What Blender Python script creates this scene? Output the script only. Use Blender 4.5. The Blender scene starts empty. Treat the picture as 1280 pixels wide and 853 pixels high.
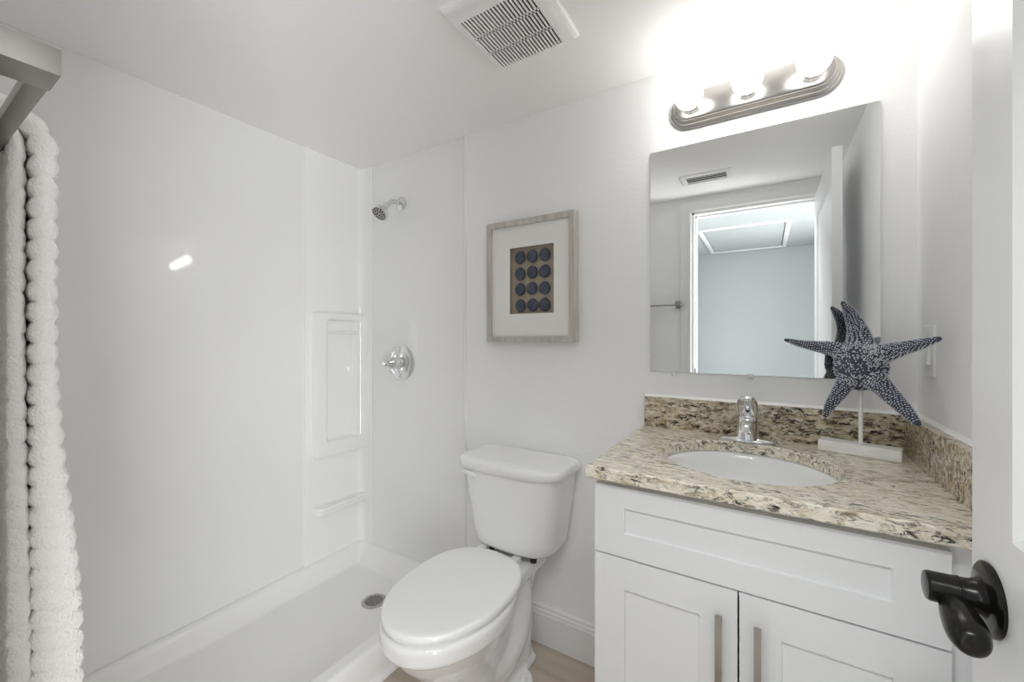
import bpy, bmesh, math, random
from mathutils import Vector, Matrix, noise
from mathutils.bvhtree import BVHTree
random.seed(7)
PI = math.pi
SC = bpy.context.scene
COL = SC.collection

# ------------------------------------------------------------ camera / world / light / exposure
CAM_Z = 1.2235
cam_d = bpy.data.cameras.new('camera'); cam = bpy.data.objects.new('camera', cam_d); COL.objects.link(cam)
cam.location = (0, 0, CAM_Z)
cam.rotation_euler = (PI / 2, 0, math.atan(318 / 510.6))
cam_d.sensor_width = 36; cam_d.lens = 510.6 / 1280 * 36
cam_d.shift_y = -4.5 / 1280
cam_d.clip_start = 0.01
SC.camera = cam

W = bpy.data.worlds.new('world'); SC.world = W; W.use_nodes = True
W.node_tree.nodes['Background'].inputs[0].default_value = (0.85, 0.92, 1.0, 1)
W.node_tree.nodes['Background'].inputs[1].default_value = 0.0

BULB = 11.5
def area(name, loc, rot, sx, sy, power, color):
    l = bpy.data.lights.new(name, 'AREA'); l.shape = 'RECTANGLE'; l.size = sx; l.size_y = sy
    l.energy = power; l.color = color
    o = bpy.data.objects.new(name, l); COL.objects.link(o); o.location = loc; o.rotation_euler = rot
    return o
area('corridor_fill_top', (0.0, -0.215, 2.122), (math.radians(20), 0, 0), 0.7, 0.10, 11.0, (0.96, 0.98, 1.0))  # added fill light behind the lintel, no fixture stands there
side_fill = area('corridor_fill_side', (1.30, -0.66, 0.90), (math.radians(100), 0, math.radians(66)), 1.0, 1.6, 55.0, (0.965, 0.982, 1.0))   # added fill light at the corridor end
side_fill.data.spread = math.radians(150)

SC.view_settings.view_transform = 'Standard'; SC.view_settings.look = 'None'
SC.view_settings.gamma = 1; SC.view_settings.use_curve_mapping = False
SC.view_settings.exposure = 0.44
SC.cycles.use_denoising = True
SC.cycles.max_bounces = 14; SC.cycles.diffuse_bounces = 9; SC.cycles.glossy_bounces = 6
SC.cycles.caustics_reflective = False; SC.cycles.caustics_refractive = False

# ------------------------------------------------------------ materials
def mat(name, color, rough=0.5, metal=0.0, coat=0.0, bump=None, emit=None, spec=0.5, var=None):
    m = bpy.data.materials.new(name); m.use_nodes = True
    nt = m.node_tree; b = nt.nodes['Principled BSDF']
    b.inputs['Base Color'].default_value = (*color, 1)
    b.inputs['Roughness'].default_value = rough; b.inputs['Metallic'].default_value = metal
    b.inputs['Coat Weight'].default_value = coat
    b.inputs['Specular IOR Level'].default_value = spec
    if emit:
        b.inputs['Emission Color'].default_value = (*emit[0], 1); b.inputs['Emission Strength'].default_value = emit[1]
    tc = nt.nodes.new('ShaderNodeTexCoord')
    if bump:
        n = nt.nodes.new('ShaderNodeTexNoise'); n.inputs['Scale'].default_value = bump[0]; n.inputs['Detail'].default_value = 4
        bp = nt.nodes.new('ShaderNodeBump'); bp.inputs['Strength'].default_value = bump[1]; bp.inputs['Distance'].default_value = bump[2]
        nt.links.new(tc.outputs['Object'], n.inputs['Vector']); nt.links.new(n.outputs['Fac'], bp.inputs['Height'])
        nt.links.new(bp.outputs['Normal'], b.inputs['Normal'])
    if var:   # (scale, colour2, stretch)
        mp = nt.nodes.new('ShaderNodeMapping'); mp.inputs['Scale'].default_value = var[2]
        n = nt.nodes.new('ShaderNodeTexNoise'); n.inputs['Scale'].default_value = var[0]; n.inputs['Detail'].default_value = 6
        r = nt.nodes.new('ShaderNodeValToRGB')
        r.color_ramp.elements[0].position = 0.35; r.color_ramp.elements[1].position = 0.68
        r.color_ramp.elements[0].color = (*color, 1); r.color_ramp.elements[1].color = (*var[1], 1)
        nt.links.new(tc.outputs['Object'], mp.inputs['Vector']); nt.links.new(mp.outputs['Vector'], n.inputs['Vector'])
        nt.links.new(n.outputs['Fac'], r.inputs['Fac']); nt.links.new(r.outputs['Color'], b.inputs['Base Color'])
    return m

M = {}
M['paint'] = mat('wall_paint', (0.905, 0.905, 0.905), 0.55, bump=(160, 0.35, 0.002), spec=0.3)
M['hall'] = mat('corridor_paint_dimmed', (0.47, 0.495, 0.50), 0.6, bump=(120, 0.4, 0.002), spec=0.3)  # colour darkened so the corridor looks less lit under the added lights
M['ceiling'] = mat('ceiling_paint', (0.89, 0.885, 0.875), 0.7, bump=(120, 0.15, 0.001), spec=0.2)
M['acrylic'] = mat('shower_acrylic', (0.85, 0.85, 0.845), 0.05, coat=0.0, spec=0.5)
M['pan'] = mat('pan_acrylic', (0.84, 0.835, 0.82), 0.14, spec=0.5)
M['trim'] = mat('trim_white', (0.83, 0.83, 0.83), 0.32)
M['door'] = mat('door_white', (0.83, 0.83, 0.83), 0.33)
M['cabinet'] = mat('cabinet_white', (0.80, 0.805, 0.815), 0.35)
M['porcelain'] = mat('porcelain', (0.86, 0.86, 0.855), 0.07, coat=0.3)
M['plastic'] = mat('seat_plastic', (0.87, 0.87, 0.865), 0.18)
M['white'] = mat('white_plastic', (0.86, 0.86, 0.85), 0.3)
M['chrome'] = mat('chrome', (0.78, 0.79, 0.80), 0.06, 1.0)
M['satin'] = mat('brushed_nickel', (0.50, 0.485, 0.46), 0.26, 1.0)
M['nickel'] = mat('satin_nickel_bar', (0.36, 0.34, 0.315), 0.34, 1.0)
M['black'] = mat('bronze_black', (0.018, 0.017, 0.016), 0.22, 0.6)
M['dark'] = mat('dark_void_and_shade', (0.012, 0.012, 0.012), 0.9)
M['rubber'] = mat('dark_rubber', (0.03, 0.03, 0.03), 0.6)
M['mirror'] = mat('mirror_silver', (0.86, 0.875, 0.875), 0.0, 1.0)
M['glassedge'] = mat('mirror_edge', (0.50, 0.56, 0.55), 0.2)
M['clear'] = mat('clear_clip', (0.75, 0.76, 0.76), 0.1)
M['frame'] = mat('champagne_frame', (0.47, 0.44, 0.39), 0.35, 0.25, var=(6, (0.62, 0.59, 0.54), (9, 9, 1)))
M['mat'] = mat('mat_board', (0.84, 0.83, 0.80), 0.85)
M['linen'] = mat('taupe_linen', (0.46, 0.39, 0.31), 0.9, bump=(900, 0.5, 0.0006))
M['urchin'] = mat('navy_bead', (0.035, 0.042, 0.068), 0.75, bump=(260, 0.9, 0.002), var=(190, (0.10, 0.115, 0.155), (1, 1, 3)))
M['bulb'] = mat('bulb_glow', (1, 1, 1), 0.3, emit=((1.0, 0.975, 0.945), BULB))
M['socket'] = mat('socket_cup', (0.75, 0.74, 0.72), 0.25, 0.9)
M['star'] = mat('starfish_navy', (0.030, 0.036, 0.058), 0.6, bump=(420, 0.6, 0.001), var=(240, (0.075, 0.085, 0.13), (1, 1, 1)))
M['nub'] = mat('starfish_nubs', (0.62, 0.64, 0.70), 0.6)
M['base'] = mat('whitewash_wood', (0.87, 0.855, 0.83), 0.6, var=(14, (0.93, 0.925, 0.91), (1, 8, 8)))
M['towel'] = mat('plush_towel', (0.93, 0.905, 0.875), 0.95, bump=(330, 1.0, 0.003), spec=0.1)
M['towel'].node_tree.nodes['Principled BSDF'].inputs['Sheen Weight'].default_value = 0.4
M['caulk'] = mat('caulk', (0.9, 0.89, 0.87), 0.4)
M['floor'] = mat('plank_floor', (0.42, 0.35, 0.285), 0.4, var=(3.2, (0.54, 0.46, 0.385), (1.2, 9, 1)))

def granite(name, lift, flo, fhi):
    m = bpy.data.materials.new(name); m.use_nodes = True
    nt = m.node_tree; b = nt.nodes['Principled BSDF']; L = nt.links.new
    b.inputs['Roughness'].default_value = 0.16
    tc = nt.nodes.new('ShaderNodeTexCoord')
    mp = nt.nodes.new('ShaderNodeMapping'); mp.inputs['Scale'].default_value = (0.45, 1.25, 1.0); mp.inputs['Rotation'].default_value = (0.25, 0.3, 0.12)
    L(tc.outputs['Object'], mp.inputs['Vector'])
    def nz(scale, detail, rough, dist=0.0):
        n = nt.nodes.new('ShaderNodeTexNoise'); n.inputs['Scale'].default_value = scale; n.inputs['Detail'].default_value = detail
        n.inputs['Roughness'].default_value = rough; n.inputs['Distortion'].default_value = dist
        L(mp.outputs['Vector'], n.inputs['Vector']); return n
    def ramp(src, stops):
        r = nt.nodes.new('ShaderNodeValToRGB'); els = r.color_ramp.elements
        els[0].position, els[0].color = stops[0][0], (*stops[0][1], 1)
        els[1].position, els[1].color = stops[-1][0], (*stops[-1][1], 1)
        for p, c in stops[1:-1]:
            e = els.new(p); e.color = (*c, 1)
        L(src, r.inputs['Fac']); return r
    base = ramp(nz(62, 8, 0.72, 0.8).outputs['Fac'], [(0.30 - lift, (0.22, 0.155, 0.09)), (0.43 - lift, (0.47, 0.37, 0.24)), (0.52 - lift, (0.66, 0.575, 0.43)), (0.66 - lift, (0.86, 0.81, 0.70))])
    dk = ramp(nz(92, 9, 0.78, 0.9).outputs['Fac'], [(flo, (1, 1, 1)), (fhi, (0, 0, 0))])
    msk = ramp(nz(17, 4, 0.6, 0.8).outputs['Fac'], [(0.34, (0.10, 0.10, 0.10)), (0.56, (1, 1, 1))])
    mul = nt.nodes.new('ShaderNodeMath'); mul.operation = 'MULTIPLY'
    L(dk.outputs['Color'], mul.inputs[0]); L(msk.outputs['Color'], mul.inputs[1])
    mx = nt.nodes.new('ShaderNodeMix'); mx.data_type = 'RGBA'
    mx.inputs['B'].default_value = (0.035, 0.026, 0.022, 1)
    L(mul.outputs[0], mx.inputs['Factor']); L(base.outputs['Color'], mx.inputs['A'])
    L(mx.outputs['Result'], b.inputs['Base Color'])
    return m
M['granite'] = granite('granite_slab', 0.115, 0.42, 0.495)      # same stone, colour lifted for the glare on the top, fewer flecks
M['granite_shaded'] = granite('granite_splash', 0.0, 0.455, 0.510)  # same stone coloured darker for the less lit splash, more flecks

# ------------------------------------------------------------ mesh helpers
def merge(dst, src, mi=0, mx=None):
    me = bpy.data.meshes.new('tmp'); src.to_mesh(me); src.free()
    if mx is not None: me.transform(mx)
    for p in me.polygons: p.material_index = mi
    dst.from_mesh(me); bpy.data.meshes.remove(me)

def box(bm, x0, x1, y0, y1, z0, z1, bev=0.0, seg=2, mi=0, mx=None):
    t = bmesh.new()
    bmesh.ops.create_cube(t, size=1.0)
    for v in t.verts:
        v.co = Vector(((x0 + x1) / 2 + v.co.x * (x1 - x0), (y0 + y1) / 2 + v.co.y * (y1 - y0), (z0 + z1) / 2 + v.co.z * (z1 - z0)))
    if bev: bmesh.ops.bevel(t, geom=list(t.edges), offset=bev, segments=seg, affect='EDGES', profile=0.6)
    merge(bm, t, mi, mx)

def loft(bm, rings, cap0=True, cap1=True, closed=True, mi=0):
    """rings: list of equal-length point lists"""
    t = bmesh.new()
    vs = [[t.verts.new(p) for p in r] for r in rings]
    n = len(rings[0])
    for a, b in zip(vs, vs[1:]):
        for i in range(n if closed else n - 1):
            j = (i + 1) % n
            t.faces.new((a[i], a[j], b[j], b[i]))
    if cap0: t.faces.new(list(reversed(vs[0])))
    if cap1: t.faces.new(vs[-1])
    bmesh.ops.recalc_face_normals(t, faces=list(t.faces))
    merge(bm, t, mi)

def frame_of(d):
    d = Vector(d).normalized()
    up = Vector((0, 0, 1)) if abs(d.z) < 0.95 else Vector((1, 0, 0))
    s = d.cross(up).normalized(); u = s.cross(d).normalized()
    return s, u

def lathe(bm, prof, origin, axis=(0, 0, 1), n=32, mi=0, cap0=True, cap1=True):
    """prof: (radius, height along axis)"""
    o = Vector(origin); ax = Vector(axis).normalized(); s, u = frame_of(ax)
    rings = [[o + ax * h + (s * math.cos(2 * PI * i / n) + u * math.sin(2 * PI * i / n)) * max(r, 1e-4) for i in range(n)] for r, h in prof]
    loft(bm, rings, cap0, cap1, True, mi)

def tube(bm, pts, radii, n=12, mi=0, sq=(1, 1)):
    pts = [Vector(p) for p in pts]
    if not isinstance(radii, (list, tuple)): radii = [radii] * len(pts)
    rings = []; s = None
    for i, p in enumerate(pts):
        d = (pts[min(i + 1, len(pts) - 1)] - pts[max(i - 1, 0)]).normalized()
        if s is None: s, u = frame_of(d)
        else:
            s = (s - d * s.dot(d)).normalized(); u = s.cross(d).normalized()
        rings.append([p + (s * math.cos(2 * PI * k / n) * sq[0] + u * math.sin(2 * PI * k / n) * sq[1]) * radii[i] for k in range(n)])
    loft(bm, rings, mi=mi)

def curve_pts(ctrl, n):
    """Catmull-Rom through control points (tuples, any dimension)"""
    c = [tuple(2 * a - b for a, b in zip(ctrl[0], ctrl[1]))] + list(ctrl) + [tuple(2 * a - b for a, b in zip(ctrl[-1], ctrl[-2]))]
    out = []; S = len(ctrl) - 1
    for i in range(n + 1):
        t = i / n * S; k = min(int(t), S - 1); f = t - k
        p0, p1, p2, p3 = c[k:k + 4]
        out.append(tuple(0.5 * (2 * b + (d - a) * f + (2 * a - 5 * b + 4 * d - e) * f * f + (3 * b - a - 3 * d + e) * f ** 3) for a, b, d, e in zip(p0, p1, p2, p3)))
    return out

def build(name, bm, m, parent=None, angle=35, smooth=True, label=None, mods=None):
    me = bpy.data.meshes.new(name)
    bm.to_mesh(me); bm.free()
    for x in (m if isinstance(m, (list, tuple)) else [m]): me.materials.append(M[x])
    o = bpy.data.objects.new(name, me); COL.objects.link(o)
    if mods:
        for kind, kw in mods:
            md = o.modifiers.new(kind, kind)
            for k, v in kw.items(): setattr(md, k, v)
        dg = bpy.context.evaluated_depsgraph_get()
        me2 = bpy.data.meshes.new_from_object(o.evaluated_get(dg)); o.modifiers.clear()
        o.data = me2; bpy.data.meshes.remove(me); me = me2; me.name = name
        if not me.materials:
            for x in (m if isinstance(m, (list, tuple)) else [m]): me.materials.append(M[x])
    if smooth:
        me.polygons.foreach_set('use_smooth', [True] * len(me.polygons))
        me.set_sharp_from_angle(angle=math.radians(angle))
    if parent is not None:
        o.parent = parent; o.matrix_parent_inverse = Matrix.Translation(-parent.location)
    if label: o['label'] = label
    return o

def thing(name, label, cat, loc, group=None):
    o = bpy.data.objects.new(name, None); COL.objects.link(o); o.location = loc; o.empty_display_size = 0.05
    o['label'] = label; o['category'] = cat
    if group: o['group'] = group
    return o

def struct(o, label, cat):
    o['kind'] = 'structure'; o['label'] = label; o['category'] = cat
    return o

def panel_slab(bm, org, eu, ev, en, w, h, t, panels, inset, depth, both=False, bev=0.0):
    """slab with recessed panels. front at org plane, thickness along en (pointing INTO the slab)."""
    org, eu, ev, en = map(Vector, (org, eu, ev, en))
    P = lambda u, v, n: org + eu * u + ev * v + en * n
    b = bmesh.new()
    def q(*pts): b.faces.new([b.verts.new(P(*p)) for p in pts])
    us = sorted({0, w, *[p[0] for p in panels], *[p[1] for p in panels]})
    vs = sorted({0, h, *[p[2] for p in panels], *[p[3] for p in panels]})
    for side, (n0, sg) in enumerate(((0, 1), (t, -1))):
        if side == 1 and not both:
            q((0, 0, t), (w, 0, t), (w, h, t), (0, h, t)); continue
        for a, c in zip(us, us[1:]):
            for d, e in zip(vs, vs[1:]):
                if any(p[0] <= a and c <= p[1] and p[2] <= d and e <= p[3] for p in panels): continue
                q((a, d, n0), (c, d, n0), (c, e, n0), (a, e, n0))
        for a, c, d, e in panels:
            k = n0 + sg * depth; i = inset
            q((a + i, d + i, k), (c - i, d + i, k), (c - i, e - i, k), (a + i, e - i, k))
            q((a, d, n0), (c, d, n0), (c - i, d + i, k), (a + i, d + i, k))
            q((c, d, n0), (c, e, n0), (c - i, e - i, k), (c - i, d + i, k))
            q((c, e, n0), (a, e, n0), (a + i, e - i, k), (c - i, e - i, k))
            q((a, e, n0), (a, d, n0), (a + i, d + i, k), (a + i, e - i, k))
    q((0, 0, 0), (w, 0, 0), (w, 0, t), (0, 0, t)); q((0, h, 0), (w, h, 0), (w, h, t), (0, h, t))
    q((0, 0, 0), (0, h, 0), (0, h, t), (0, 0, t)); q((w, 0, 0), (w, h, 0), (w, h, t), (w, 0, t))
    bmesh.ops.remove_doubles(b, verts=list(b.verts), dist=1e-5)
    bmesh.ops.recalc_face_normals(b, faces=list(b.faces))
    merge(bm, b)

# ------------------------------------------------------------ room numbers
XL, XR, YB, YF, ZC = -1.876, 0.334, 1.46, 0.02, 2.1325
WT = 0.12
CY0, CX0, CX1 = -2.06, -0.632, 1.5            # corridor
OX0, OX1, OZ = -0.412, 0.300, 2.035           # doorway opening
PANX = -1.174                                 # outer face of the shower threshold

# ------------------------------------------------------------ setting
b = bmesh.new(); box(b, XL - 0.1, CX1 + 0.1, CY0 - 0.1, YB + 0.1, -0.06, 0)
struct(build('floor', b, 'floor'), 'beige wood look plank floor under the toilet', 'floor')
b = bmesh.new(); box(b, XL - 0.1, XR + 0.1, YF - WT, YB + 0.1, ZC, ZC + 0.06)
struct(build('ceiling', b, 'ceiling'), 'white painted bathroom ceiling with the exhaust fan', 'ceiling')
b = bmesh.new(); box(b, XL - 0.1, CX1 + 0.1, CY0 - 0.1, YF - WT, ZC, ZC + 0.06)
struct(build('ceiling_corridor', b, 'hall'), 'darkened corridor ceiling with the attic hatch, seen in the mirror', 'ceiling')
b = bmesh.new(); box(b, XL - 0.1, XR + 0.1, YB, YB + 0.1, 0, ZC)
struct(build('wall_back', b, 'paint'), 'light grey textured wall behind toilet, picture, mirror and vanity', 'wall')
b = bmesh.new(); box(b, XL - 0.1, XL, YF - WT, YB, 0, ZC)
struct(build('wall_left', b, 'paint'), 'wall on the left behind the glossy shower panels', 'wall')
b = bmesh.new(); box(b, XR, XR + 0.1, YF - WT, YB, 0, ZC)
struct(build('wall_right', b, 'paint'), 'light grey textured wall on the right carrying the light switch', 'wall')
b = bmesh.new()
box(b, XL, OX0, YF - WT, YF, 0, ZC); box(b, OX1, XR, YF - WT, YF, 0, ZC); box(b, OX0, OX1, YF - WT, YF, OZ, ZC)
struct(build('wall_front', b, 'paint'), 'wall with the doorway, seen only in the mirror', 'wall')
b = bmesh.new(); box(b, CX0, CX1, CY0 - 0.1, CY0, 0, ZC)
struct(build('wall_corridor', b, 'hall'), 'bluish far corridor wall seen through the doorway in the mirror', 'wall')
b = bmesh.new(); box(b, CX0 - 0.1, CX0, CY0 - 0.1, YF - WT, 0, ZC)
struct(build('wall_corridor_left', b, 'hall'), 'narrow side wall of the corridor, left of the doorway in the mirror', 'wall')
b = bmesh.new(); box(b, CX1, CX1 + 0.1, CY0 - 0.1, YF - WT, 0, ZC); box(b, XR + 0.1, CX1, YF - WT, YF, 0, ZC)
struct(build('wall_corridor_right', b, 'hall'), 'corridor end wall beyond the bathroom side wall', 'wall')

# door casing + jambs
b = bmesh.new()
cw, ct = 0.07, 0.016
def casing(bm, x0, x1, z0, z1):
    box(bm, x0, x1, YF, YF + ct * 0.6, z0, z1, 0.001)
box(b, OX0 - cw, OX0 - 0.004, YF, YF + ct, 0, OZ + 0.004, 0.003)
box(b, OX0 - 0.026, OX0 - 0.006, YF + ct - 0.004, YF + ct + 0.004, 0, OZ + 0.006, 0.002)
box(b, OX0 - cw, XR, YF, YF + ct, OZ + 0.004, OZ + cw, 0.003)
box(b, OX0 - 0.026, XR, YF + ct - 0.004, YF + ct + 0.004, OZ + 0.006, OZ + 0.026, 0.002)
box(b, OX1 + 0.004, XR, YF, YF + ct, 0, OZ + 0.004, 0.003)
# jamb lining and stop
box(b, OX0, OX0 + 0.012, YF - WT - 0.002, YF, 0, OZ); box(b, OX1 - 0.012, OX1, YF - WT - 0.002, YF, 0, OZ)
box(b, OX0, OX1, YF - WT - 0.002, YF, OZ - 0.012, OZ)
box(b, OX0 + 0.012, OX0 + 0.022, YF - 0.08, YF - 0.045, 0, OZ - 0.012, 0.002)
box(b, OX0 + 0.012, OX1 - 0.012, YF - 0.08, YF - 0.045, OZ - 0.022, OZ - 0.012, 0.002)
tr = struct(build('trim_1', b, 'trim'), 'white door casing and jamb around the doorway, seen in the mirror', 'door trim')
b = bmesh.new(); box(b, OX0 + 0.0115, OX0 + 0.0135, YF - 0.035, YF - 0.008, 0.955, 1.02, 0.001)
build('strike_plate', b, 'black', tr, label='dark metal strike plate')

# baseboard behind the toilet
b = bmesh.new()
prof = [(0, 0), (-0.0145, 0), (-0.0145, 0.118), (-0.012, 0.123), (-0.012, 0.130), (-0.0075, 0.137), (-0.0075, 0.145), (-0.004, 0.15), (0, 0.15)]
loft(b, [[(x, YB + p[0], p[1]) for p in prof] for x in (PANX + 0.022, -0.352)])
struct(build('baseboard_back', b, 'trim', angle=20), 'white moulded baseboard between the toilet and the vanity', 'baseboard')
b = bmesh.new()
q = [(0, 0), (0.016, 0), (0.0155, 0.006), (0.0125, 0.012), (0.007, 0.0155), (0, 0.016)]
loft(b, [[(PANX + p[0], y, p[1]) for p in q] for y in (YF + 0.002, YB - 0.016)])
struct(build('trim_2', b, 'trim'), 'thin white quarter round moulding along the foot of the shower threshold', 'moulding')

# room door (open, near the right wall)
DX, DT, DY0, DY1, DZ0, DZ1 = 0.2295, 0.035, 0.066, 0.775, 0.012, 2.012
b = bmesh.new()
w_, h_ = DY1 - DY0, DZ1 - DZ0
st = 0.103
pans = [(st, w_ - st, 0.22, 0.80), (st, w_ - st, 0.985, h_ - 0.118)]
panel_slab(b, (DX, DY0, DZ0), (0, 1, 0), (0, 0, 1), (1, 0, 0), w_, h_, DT, pans, 0.014, 0.009, both=True)
door = build('door_1', b, 'door', angle=20)
struct(door, 'white two panel room door standing open at the right edge', 'door')
KY, KZ = 0.722, 0.908
def door_lever(xf, sx):
    b = bmesh.new()
    lathe(b, [(0.0, -0.001), (0.0415, -0.001), (0.0425, 0.001), (0.0425, 0.0035), (0.040, 0.0055), (0.036, 0.0068), (0.024, 0.0085), (0.0205, 0.0125), (0.0185, 0.018), (0.0180, 0.026), (0.0190, 0.0265), (0.0190, 0.0285), (0.0182, 0.029), (0.0178, 0.055), (0.0162, 0.0575), (0.0135, 0.0582), (0.0, 0.0582)],
          (xf, KY, KZ), (sx, 0, 0), 40)
    h = build('lever_handle', b, 'black', door, angle=30, label='black bronze lever handle with round rose')
    b = bmesh.new()
    xx = xf + sx * 0.035
    c = curve_pts([(xx, KY, KZ - .004, .010), (xx, KY - 0.022, KZ - 0.013, .0160), (xx, KY - 0.045, KZ - 0.019, .0190), (xx + sx * .001, KY - 0.062, KZ - 0.022, .0178), (xx + sx * 0.001, KY - 0.074, KZ - 0.024, .0125), (xx + sx * 0.001, KY - 0.0785, KZ - 0.0245, .002)], 24)
    tube(b, [p[:3] for p in c], [max(p[3], .0015) for p in c], 24, sq=(1.0, 1.05))
    build('lever_blade', b, 'black', h, angle=40)
door_lever(DX, -1); 
b = bmesh.new()
lathe(b, [(0.0, -0.001), (0.0425, -0.001), (0.0425, 0.0035), (0.036, 0.0068), (0.0, 0.0085)], (DX + DT, KY, KZ), (1, 0, 0), 40)
build('rose', b, 'black', door, label='black bronze round rose on the wall side')
b = bmesh.new(); box(b, DX + 0.005, DX + DT - 0.005, DY1 - 0.001, DY1 + 0.001, KZ - 0.028, KZ + 0.028, 0.0005)
build('latch_plate', b, 'black', door)
b = bmesh.new()
for z in (0.25, 1.0, 1.8):
    tube(b, [(DX + DT + 0.004, DY0 - 0.006, z - 0.045), (DX + DT + 0.004, DY0 - 0.006, z + 0.045)], 0.006, 12)
build('hinge', b, 'satin', door)

# attic hatch in corridor ceiling
b = bmesh.new()
hx0, hx1, hy0, hy1 = -0.50, 0.165, -1.95, -0.865
for (a, c, d, e) in ((hx0, hx1, hy1 - 0.035, hy1), (hx0, hx1, hy0, hy0 + 0.035), (hx0, hx0 + 0.035, hy0 + .035, hy1 - .035), (hx1 - 0.035, hx1, hy0 + .035, hy1 - .035)):
    box(b, a, c, d, e, ZC - 0.014, ZC, 0.003)
hat = thing('attic_hatch', 'white framed attic hatch in the corridor ceiling, seen in the mirror', 'hatch', (-0.17, -1.4, ZC))
build('hatch_frame', b, 'trim', hat)
b = bmesh.new(); box(b, hx0 + 0.040, hx1 - 0.040, hy0 + 0.040, hy1 - 0.040, ZC - 0.006, ZC, 0.001)
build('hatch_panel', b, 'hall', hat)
b = bmesh.new()
for (a, c, d, e) in ((hx0 + .035, hx1 - .035, hy1 - 0.040, hy1 - .035), (hx0 + .035, hx0 + 0.040, hy0 + .035, hy1 - .035), (hx1 - 0.040, hx1 - .035, hy0 + .035, hy1 - .035)):
    box(b, a, c, d, e, ZC - 0.002, ZC)
build('shadow_strip', b, 'dark', hat)  # dark strips painted in as the shade beside the hatch trim

# ------------------------------------------------------------ shower pan
def sstep(a, c, x):
    t = min(max((x - a) / (c - a), 0), 1); return t * t * (3 - 2 * t)
PH, PF = 0.128, 0.052
b = bmesh.new()
x0, x1, y0, y1 = XL, PANX, YF, YB
def axis_samples(a, c, fine):
    s = [a + fine * i / 14 for i in range(15)] + [a + fine + (c - a - 2 * fine) * i / 14 for i in range(1, 14)] + [c - fine + fine * i / 14 for i in range(15)]
    return s
xs = axis_samples(x0, x1, 0.14); ys = axis_samples(y0, y1, 0.14)
def panz(x, y):
    d = [(x - x0, 0.022, 0.070), (x1 - x, 0.060, 0.105), (y - y0, 0.022, 0.070), (y1 - y, 0.006, 0.085)]
    k = 1.0
    for t, a, c in d: k *= sstep(a, c, t)
    z = PH - (PH - PF) * k
    dd = math.hypot(x + 1.49, y - 1.21)
    z -= 0.007 * k * (1 - min(dd / 0.9, 1))
    e = x1 - x
    if e < 0.012: z -= 0.012 - math.sqrt(max(0.012 ** 2 - (0.012 - e) ** 2, 0))
    return z
t = bmesh.new()
g = [[t.verts.new((x, y, panz(x, y))) for x in xs] for y in ys]
for i in range(len(ys) - 1):
    for j in range(len(xs) - 1):
        t.faces.new((g[i][j], g[i][j + 1], g[i + 1][j + 1], g[i + 1][j]))
ring = [g[0][j] for j in range(len(xs))] + [g[i][-1] for i in range(1, len(ys))] + [g[-1][j] for j in range(len(xs) - 2, -1, -1)] + [g[i][0] for i in range(len(ys) - 2, 0, -1)]
low = [t.verts.new((v.co.x, v.co.y, 0.0)) for v in ring]
for i in range(len(ring)):
    j = (i + 1) % len(ring); t.faces.new((ring[j], ring[i], low[i], low[j]))
bmesh.ops.recalc_face_normals(t, faces=list(t.faces)); merge(b, t)
pan = thing('shower_pan', 'white glossy shower pan with raised threshold on the floor at left', 'shower pan', ((x0 + x1) / 2, (y0 + y1) / 2, 0))
build('pan', b, 'pan', pan, angle=50)
dx_, dy_ = -1.487, 1.222; dz_ = panz(dx_, dy_)
b = bmesh.new()
lathe(b, [(0.0, -0.004), (0.054, -0.004), (0.054, 0.001), (0.050, 0.0035), (0.040, 0.004), (0.0395, 0.003)], (dx_, dy_, dz_), n=40, cap1=False)
for k in range(-4, 5):
    L = math.sqrt(0.0395 ** 2 - (k * 0.0088) ** 2)
    box(b, dx_ + k * 0.0088 - 0.0019, dx_ + k * 0.0088 + 0.0019, dy_ - L, dy_ + L, dz_ + 0.001, dz_ + 0.0036)
    box(b, dx_ - L, dx_ + L, dy_ + k * 0.0088 - 0.0019, dy_ + k * 0.0088 + 0.0019, dz_ + 0.001, dz_ + 0.0036)
dr = build('drain', b, 'satin', pan, label='round metal drain grate')
b = bmesh.new(); lathe(b, [(0.0, 0.0), (0.0394, 0.0), (0.0394, 0.0012), (0, 0.0012)], (dx_, dy_, dz_), n=32)
build('drain_well', b, 'dark', dr)

# ------------------------------------------------------------ shower surround
sur = thing('shower_surround', 'glossy white shower wall panels with moulded corner shelves', 'shower wall', (XL, YB, PH))
PT = 0.006
b = bmesh.new(); box(b, XL, XL + PT, YF, 1.125, PH, ZC, 0.0025)
build('side_panel', b, 'acrylic', sur)
# corner column with rounded inside corner
b = bmesh.new()
R = 0.035
cx, cyy = XL + PT + 0.003 + R, YB - PT - 0.003 - R
inner = [(XL + PT + 0.003, 1.132)] + [(cx - R * math.cos(a), cyy + R * math.sin(a)) for a in [PI / 2 * i / 10 for i in range(11)]] + [(-1.786, YB - PT - 0.003)]
pl = [(XL, 1.130)] + [(XL + PT, 1.130)] + inner + [(-1.782, YB - PT), (-1.782, YB), (XL, YB)]
loft(b, [[(p[0], p[1], z) for p in pl] for z in (PH, ZC)])
build('corner_panel', b, 'acrylic', sur, angle=30)
b = bmesh.new(); box(b, -1.777, -1.166, YB - PT, YB, PH, ZC, 0.0025)
build('end_panel', b, 'acrylic', sur)
b = bmesh.new()
tube(b, [(-1.158, YB - 0.002, 0.0), (-1.158, YB - 0.002, ZC)], 0.0085, 12)
build('edge_trim', b, 'trim', sur)
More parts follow.
